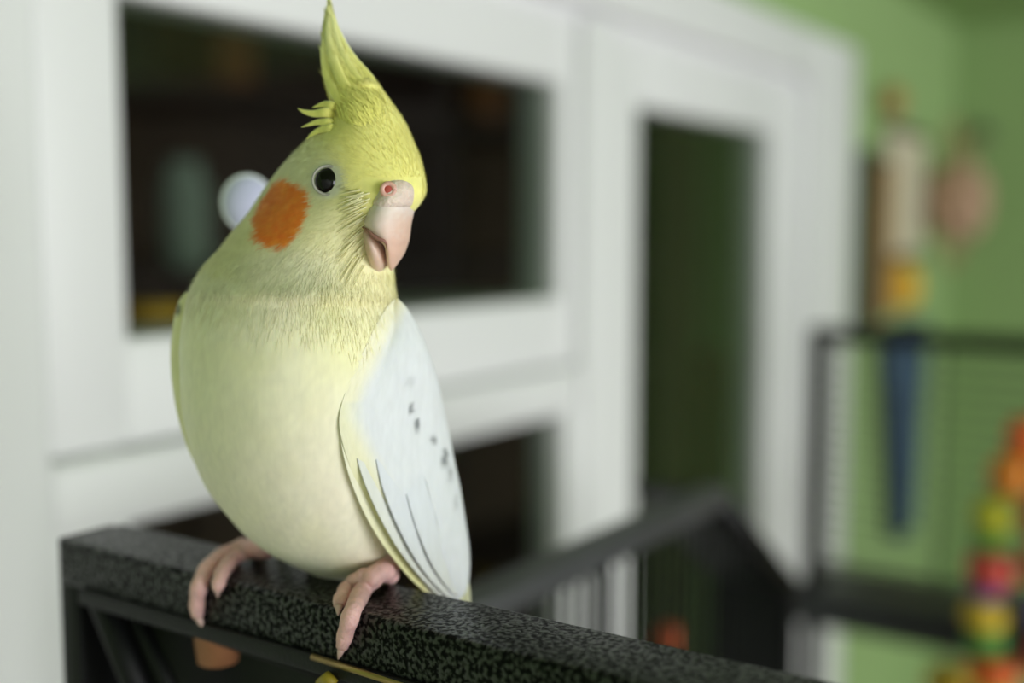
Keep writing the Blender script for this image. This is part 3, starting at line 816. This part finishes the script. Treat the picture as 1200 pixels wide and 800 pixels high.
# ------------------------------------------------------------------ bead toy hanging in front of it
BC = {'orange': (0.75, 0.24, 0.02), 'yellow': (0.70, 0.48, 0.03), 'lime': (0.50, 0.50, 0.02), 'green': (0.08, 0.30, 0.06), 'red': (0.62, 0.07, 0.05), 'purple': (0.14, 0.08, 0.30),
      'scarlet': (0.75, 0.13, 0.02), 'blue': (0.04, 0.09, 0.25)}
BM = {k: mat(k + '_bead_paint', v, 0.4, 0.08, 30) for k, v in BC.items()}
def bead_string(name, beads, label, hook, XT=1.115):
    p0 = at_x(beads[0][0], beads[0][1], XT)
    root = empty(name, tuple(at_x(beads[-1][0], beads[-1][1], XT)), label, 'bird toy', 'bead toys on the tall cage')
    pts = [hook] + [at_x(b[0], b[1], XT) for b in beads]
    tube('cord', [Vector(p) for p in spline(pts, 40)], 0.0022, mat('toy_cord', (0.35, 0.30, 0.2), 0.8, 0.2, 60), root, 8)
    for (bx_, by_, rx, rz, k) in beads:
        c = at_x(bx_, by_, XT); s = c.dot(fh) / 1339
        rx, rz = rx * s, rz * s
        prof = []
        for i in range(13):
            t = math.pi * i / 12
            prof.append((max(0.0022, rx * math.sin(t) ** 0.7), -rz * math.cos(t)))
        lathe('bead', prof, c, BM[k], root, 20)
    return root
hook1 = Vector((XC - 0.004, 0.15, zt - 0.004))
bead_string('bead_toy', [(1204, 512, 25, 24, 'scarlet'), (1186, 556, 27, 26, 'orange'), (1164, 604, 25, 23, 'lime'), (1160, 636, 22, 12, 'green'), (1162, 666, 30, 24, 'red'), (1156, 694, 22, 11, 'purple'),
            (1154, 720, 27, 21, 'yellow'), (1156, 752, 26, 17, 'green'), (1164, 786, 32, 20, 'scarlet'), (1160, 826, 28, 22, 'yellow')],
            'string of chunky red, yellow, green and orange beads hung on the tall wire cage', hook1)
bead_string('bead_toy', [(1226, 560, 22, 22, 'orange'), (1222, 606, 24, 26, 'red'), (1222, 660, 24, 28, 'red'), (1220, 716, 22, 22, 'purple'), (1224, 770, 22, 26, 'red')],
            'string of mostly red beads hanging beside the chunky multicoloured bead string', hook1 + Vector((0, -0.06, 0)), 1.115)
bead_string('bead_toy', [(1112, 800, 30, 20, 'yellow'), (1110, 838, 24, 20, 'orange')], 'short yellow and orange bead pendant under the tall cage tray', Vector((1.16, at_x(1112, 800, 1.16).y, zl2 + 0.002)), 1.16)

# ================================================================== THINGS ON THE GREEN WALL past the door
YG = 0.53
def wall_pt(px, py, off=0.0): return at_y(px, py, YG - off)
CREAMP = mat('cream_paper', (0.62, 0.56, 0.42), 0.8, 0.06, 10)
# long cream hanging scroll with orange finial and yellow tassel
hs = empty('wall_scroll', tuple(wall_pt(1052, 350)), 'narrow cream hanging with orange knob on top and yellow tassel below', 'wall hanging')
a, b = wall_pt(1034, 150), wall_pt(1072, 300)
boxes('cloth', [(a.x, b.x, YG - 0.012, YG - 0.001, b.z, a.z)], CREAMP, hs, 0.003, 2)
tube('rod', [Vector((a.x - 0.01, YG - 0.012, a.z)), Vector((b.x + 0.01, YG - 0.012, a.z))], 0.007, DWOOD, hs)
tube('rod', [Vector((a.x - 0.01, YG - 0.012, b.z)), Vector((b.x + 0.01, YG - 0.012, b.z))], 0.007, DWOOD, hs)
k = wall_pt(1046, 118, 0.02); kr = 17 * k.dot(fh) / 1339
ellipsoid('knob', k, (Vector((1, 0, 0)), Vector((0, 1, 0)), Vector((0, 0, 1))), (kr, 0.018, kr), mat('burnt_orange_wood', (0.42, 0.22, 0.06), 0.6, 0.15, 30), hs)
tube('cord', [k, Vector(((a.x + b.x) / 2, YG - 0.012, a.z))], 0.003, CREAMP, hs)
ts = wall_pt(1052, 305, 0.014); te = wall_pt(1054, 358, 0.016)
tube('tassel', [ts, ts.lerp(te, 0.25), ts.lerp(te, 0.6), te], [0.008, 0.030, 0.036, 0.026], mat('yellow_tassel', (0.72, 0.40, 0.03), 0.8, 0.15, 60), hs, 14)
# dark hanging strip
ds = empty('dark_strap', tuple(wall_pt(1012, 385)), 'dark green strap hanging on the wall beside the door casing', 'strap')
a, b = wall_pt(1004, 175), wall_pt(1018, 385)
boxes('band', [(a.x, b.x, YG - 0.010, YG - 0.001, b.z, a.z)], mat('dark_strap_cloth', (0.02, 0.03, 0.018), 0.8, 0.3, 30), ds, 0.002, 2)
tube('hook', [Vector(((a.x + b.x) / 2, YG + 0.002, a.z)), Vector(((a.x + b.x) / 2, YG - 0.014, a.z + 0.004))], 0.005, DGREYM, ds)
# brown strip beside it
bs = empty('brown_strap', tuple(wall_pt(1028, 340)), 'brown leather strap hanging between the dark strap and the cream hanging', 'strap')
a, b = wall_pt(1020, 190), wall_pt(1031, 372)
boxes('band', [(a.x, b.x, YG - 0.018, YG - 0.001, b.z, a.z)], mat('brown_leather', (0.30, 0.18, 0.07), 0.7, 0.25, 30), bs, 0.002, 2)
tube('hook', [Vector(((a.x + b.x) / 2, YG + 0.002, a.z)), Vector(((a.x + b.x) / 2, YG - 0.022, a.z + 0.004))], 0.005, DGREYM, bs)
# woven pink-tan ball on a cord from the far wall
wb = at_x(1122, 236, XR - 0.20); wr = 34 * wb.dot(fh) / 1339
wo = empty('woven_ball_toy', tuple(wb), 'pinkish tan woven ball hanging by a cord against the green wall', 'bird toy')
TAN = mat('pink_tan_vine', (0.55, 0.36, 0.25), 0.8, 0.2, 40)
ellipsoid('core', wb, (Vector((1, 0, 0)), Vector((0, 1, 0)), Vector((0, 0, 1))), (wr * .9, wr * .9, wr * 1.2), TAN, wo, 24, 14)
for i in range(14):
    q = Vector(rng.normal(0, 1, 3)).normalized(); u, v = frame_axes(q)
    tube('vine', [wb + Vector((p.x * wr, p.y * wr, p.z * wr * 1.3)) for p in [(u * math.cos(t) + v * math.sin(t)) for t in np.linspace(0, 2 * math.pi, 25)]], 0.005, TAN, wo, 6)
hk = wb + Vector((0.20, 0.0, wr * 2.6))
tube('cord', [wb + Vector((0, 0, wr)), hk], 0.004, mat('tan_cord', (0.45, 0.36, 0.2), 0.8, 0.2, 40), wo, 8)
lathe('hook_plate', [(0.012, -0.02), (0.012, 0.004), (0.006, 0.006)], hk, DGREYM, wo, 16, 'x')
wt = empty('rope_coil', tuple(at_x(1090, 270, XR - 0.04)), 'olive and tan rope coil hung on the wall behind the woven ball', 'rope')
for i in range(5):
    c = at_x(1092 + i * 3, 205 + i * 6, XR - 0.02 - 0.008 * (i % 2)); rr = 0.05 + 0.006 * i
    tube('loop', [c + Vector((0, rr * 0.62 * math.cos(t), rr * 1.9 * math.sin(t))) for t in np.linspace(0, 2 * math.pi, 33)], 0.010, mat('olive_rope', (0.36, 0.31, 0.14), 0.85, 0.2, 60), wt, 8)
# blue cloth strip
bl = empty('blue_cloth', tuple(wall_pt(1045, 600)), 'long dark blue cloth hanging in folds on the wall behind the level bars', 'cloth')
V, Ff = [], []
n, mm = 18, 14
tl, bt = wall_pt(1022, 384), wall_pt(1062, 610)
for i in range(n + 1):
    t = i / n
    for j in range(mm + 1):
        s = j / mm
        wd = (1 - 0.55 * t)
        xx = tl.x + (bt.x - tl.x) * (0.5 + (s - 0.5) * wd) + 0.02 * t
        V.append(Vector((xx, YG - 0.018 - 0.012 * math.sin(s * 14 + t * 2) * (0.5 + 0.5 * t), tl.z + (bt.z - tl.z) * t)))
for i in range(n):
    for j in range(mm):
        q = i * (mm + 1) + j; Ff.append((q, q + 1, q + mm + 2, q + mm + 1))
cl = pyd('fold', V, Ff, mat('dark_blue_cloth', (0.04, 0.08, 0.14), 0.85, 0.3, 25), bl, True)
sm = cl.modifiers.new('thickness', 'SOLIDIFY'); sm.thickness = 0.003
tube('peg', [Vector((tl.x * .5 + bt.x * .5, YG + 0.002, tl.z - 0.004)), Vector((tl.x * .5 + bt.x * .5, YG - 0.034, tl.z))], 0.006, DGREYM, bl)

# ================================================================== BOOKCASE added out of view to darken what the panes mirror
bc = empty('bookcase', (2.15, -1.45, 0.0), 'tall dark brown bookcase added out of view to darken the pane reflections', 'bookcase')
boxes('side_panel', [(1.98, XR - 0.002, -2.49, -2.46, 0, 2.27)], DWOOD, bc)
boxes('side_panel', [(1.98, XR - 0.002, -0.45, -0.42, 0, 2.27)], DWOOD, bc)
boxes('back_panel', [(XR - 0.014, XR - 0.002, -2.46, -0.45, 0, 2.27)], DWOOD, bc)
SH = (0.08, 0.5, 0.92, 1.34, 1.76, 2.24)
for z in SH: boxes('shelf', [(1.98, XR - 0.014, -2.46, -0.45, z, z + 0.03)], DWOOD, bc)

# ================================================================== THINGS IN THE DARK ROOM
YS = 1.5
sh = empty('wall_shelf', (2.0, YS + 0.1, 0.0), 'dark brown shelf unit in the unlit room behind the glass', 'shelf')
for x in (1.0, 2.0, 3.0): boxes('side_panel', [(x - 0.015, x + 0.015, YS, YS + 0.3, 0, 2.4)], DWOOD, sh)
for z in (0.6, 1.05, 1.5, 1.80, 2.12): boxes('shelf', [(1.0, 3.0, YS, YS + 0.3, z, z + 0.03)], DWOOD, sh)
ORB = mat('orange_brown_card', (0.40, 0.15, 0.03), 0.7, 0.2, 8)
def carton(px, py, wpx, m, label, zs, h=0.16, cat='box'):
    c = at_y(px, py, YS + 0.06); wd = wpx * c.dot(fh) / 1339 / 2
    e_ = empty('storage_box', (c.x, YS + 0.12, zs), label, cat)
    boxes('body', [(c.x - wd, c.x + wd, YS + 0.03, YS + 0.2, zs, zs + h)], m, e_, 0.004, 2)
    boxes('lid', [(c.x - wd - 0.004, c.x + wd + 0.004, YS + 0.026, YS + 0.204, zs + h - 0.002, zs + h + 0.03)], m, e_, 0.004, 2)
carton(265, 115, 60, ORB, 'orange brown box on the dark shelf above the pale green jar', 2.15, 0.14)
carton(560, 165, 60, ORB, 'orange brown box on the dark shelf well away from the pale green jar', 2.15, 0.12)
jc = at_y(215, 245, 1.3)
sd = empty('side_stand', (jc.x, jc.y, 0.0), 'thin dark stand in the unlit room under a pale green jar', 'stand')
tube('pole', [Vector((jc.x, jc.y, 0.012)), Vector((jc.x, jc.y, jc.z - 0.09))], 0.015, DWOOD, sd)
lathe('foot', [(0.13, 0.0), (0.13, 0.01), (0.03, 0.02)], (jc.x, jc.y, 0.0), DWOOD, sd)
lathe('top', [(0.09, 0.0), (0.09, 0.012)], (jc.x, jc.y, jc.z - 0.1), DWOOD, sd)
jr = 30 * jc.dot(fh) / 1339
jar = lathe('glass_jar', [(jr * .6, -0.088), (jr, -0.07), (jr, 0.03), (jr * .7, 0.055), (jr * .7, 0.07), (jr * .6, 0.07), (jr * .6, 0.06)], jc, mat('pale_green_glaze', (0.5, 0.62, 0.52), 0.5, 0.1, 15), None, 24)
props(jar, 'pale green jar glimpsed through the upper pane behind the cockatiel', 'jar')
# yellow tin on the ledge inside the pane
yc = at_y(176, 384, 0.60)
tin = lathe('yellow_tin', [(0.020, 0.0), (0.021, 0.002), (0.021, 0.011), (0.022, 0.012), (0.019, 0.013)], (yc.x, 0.60, Z(-0.058)), mat('yellow_tin_paint', (0.55, 0.30, 0.02), 0.5, 0.1, 30), None, 24)
props(tin, 'small yellow orange tin on the ledge behind the pane\'s lower corner', 'tin')
props(boxes('trim_11', [(0.38, 0.86, 0.555, 0.66, Z(-0.075), Z(-0.058))], WHITE), **st)
# red coat seen through the door glass
rc = at_y(834, 480, 0.80)
ct = empty('red_coat', (rc.x, rc.y, rc.z - 0.17), 'dark red coat hanging in the unlit room behind the door glass', 'coat')
REDC = mat('dark_red_wool', (0.55, 0.03, 0.03), 0.9, 0.2, 20)
tube('body', [rc + Vector((0, 0, q)) for q in (0.11, 0.09, 0.05, -0.04, -0.14, -0.17)], [0.012, 0.030, 0.042, 0.042, 0.05, 0.045], REDC, ct, 20, 0.5)
for s in (-1, 1):
    tube('sleeve', [rc + Vector((s * 0.03, 0, 0.075)), rc + Vector((s * 0.055, 0, 0.0)), rc + Vector((s * 0.06, -0.005, -0.11))], [0.014, 0.016, 0.014], REDC, ct, 12)
tube('hanger_cord', [rc + Vector((0, 0, 0.105)), Vector((rc.x, rc.y, 2.5))], 0.004, DGREYM, ct)
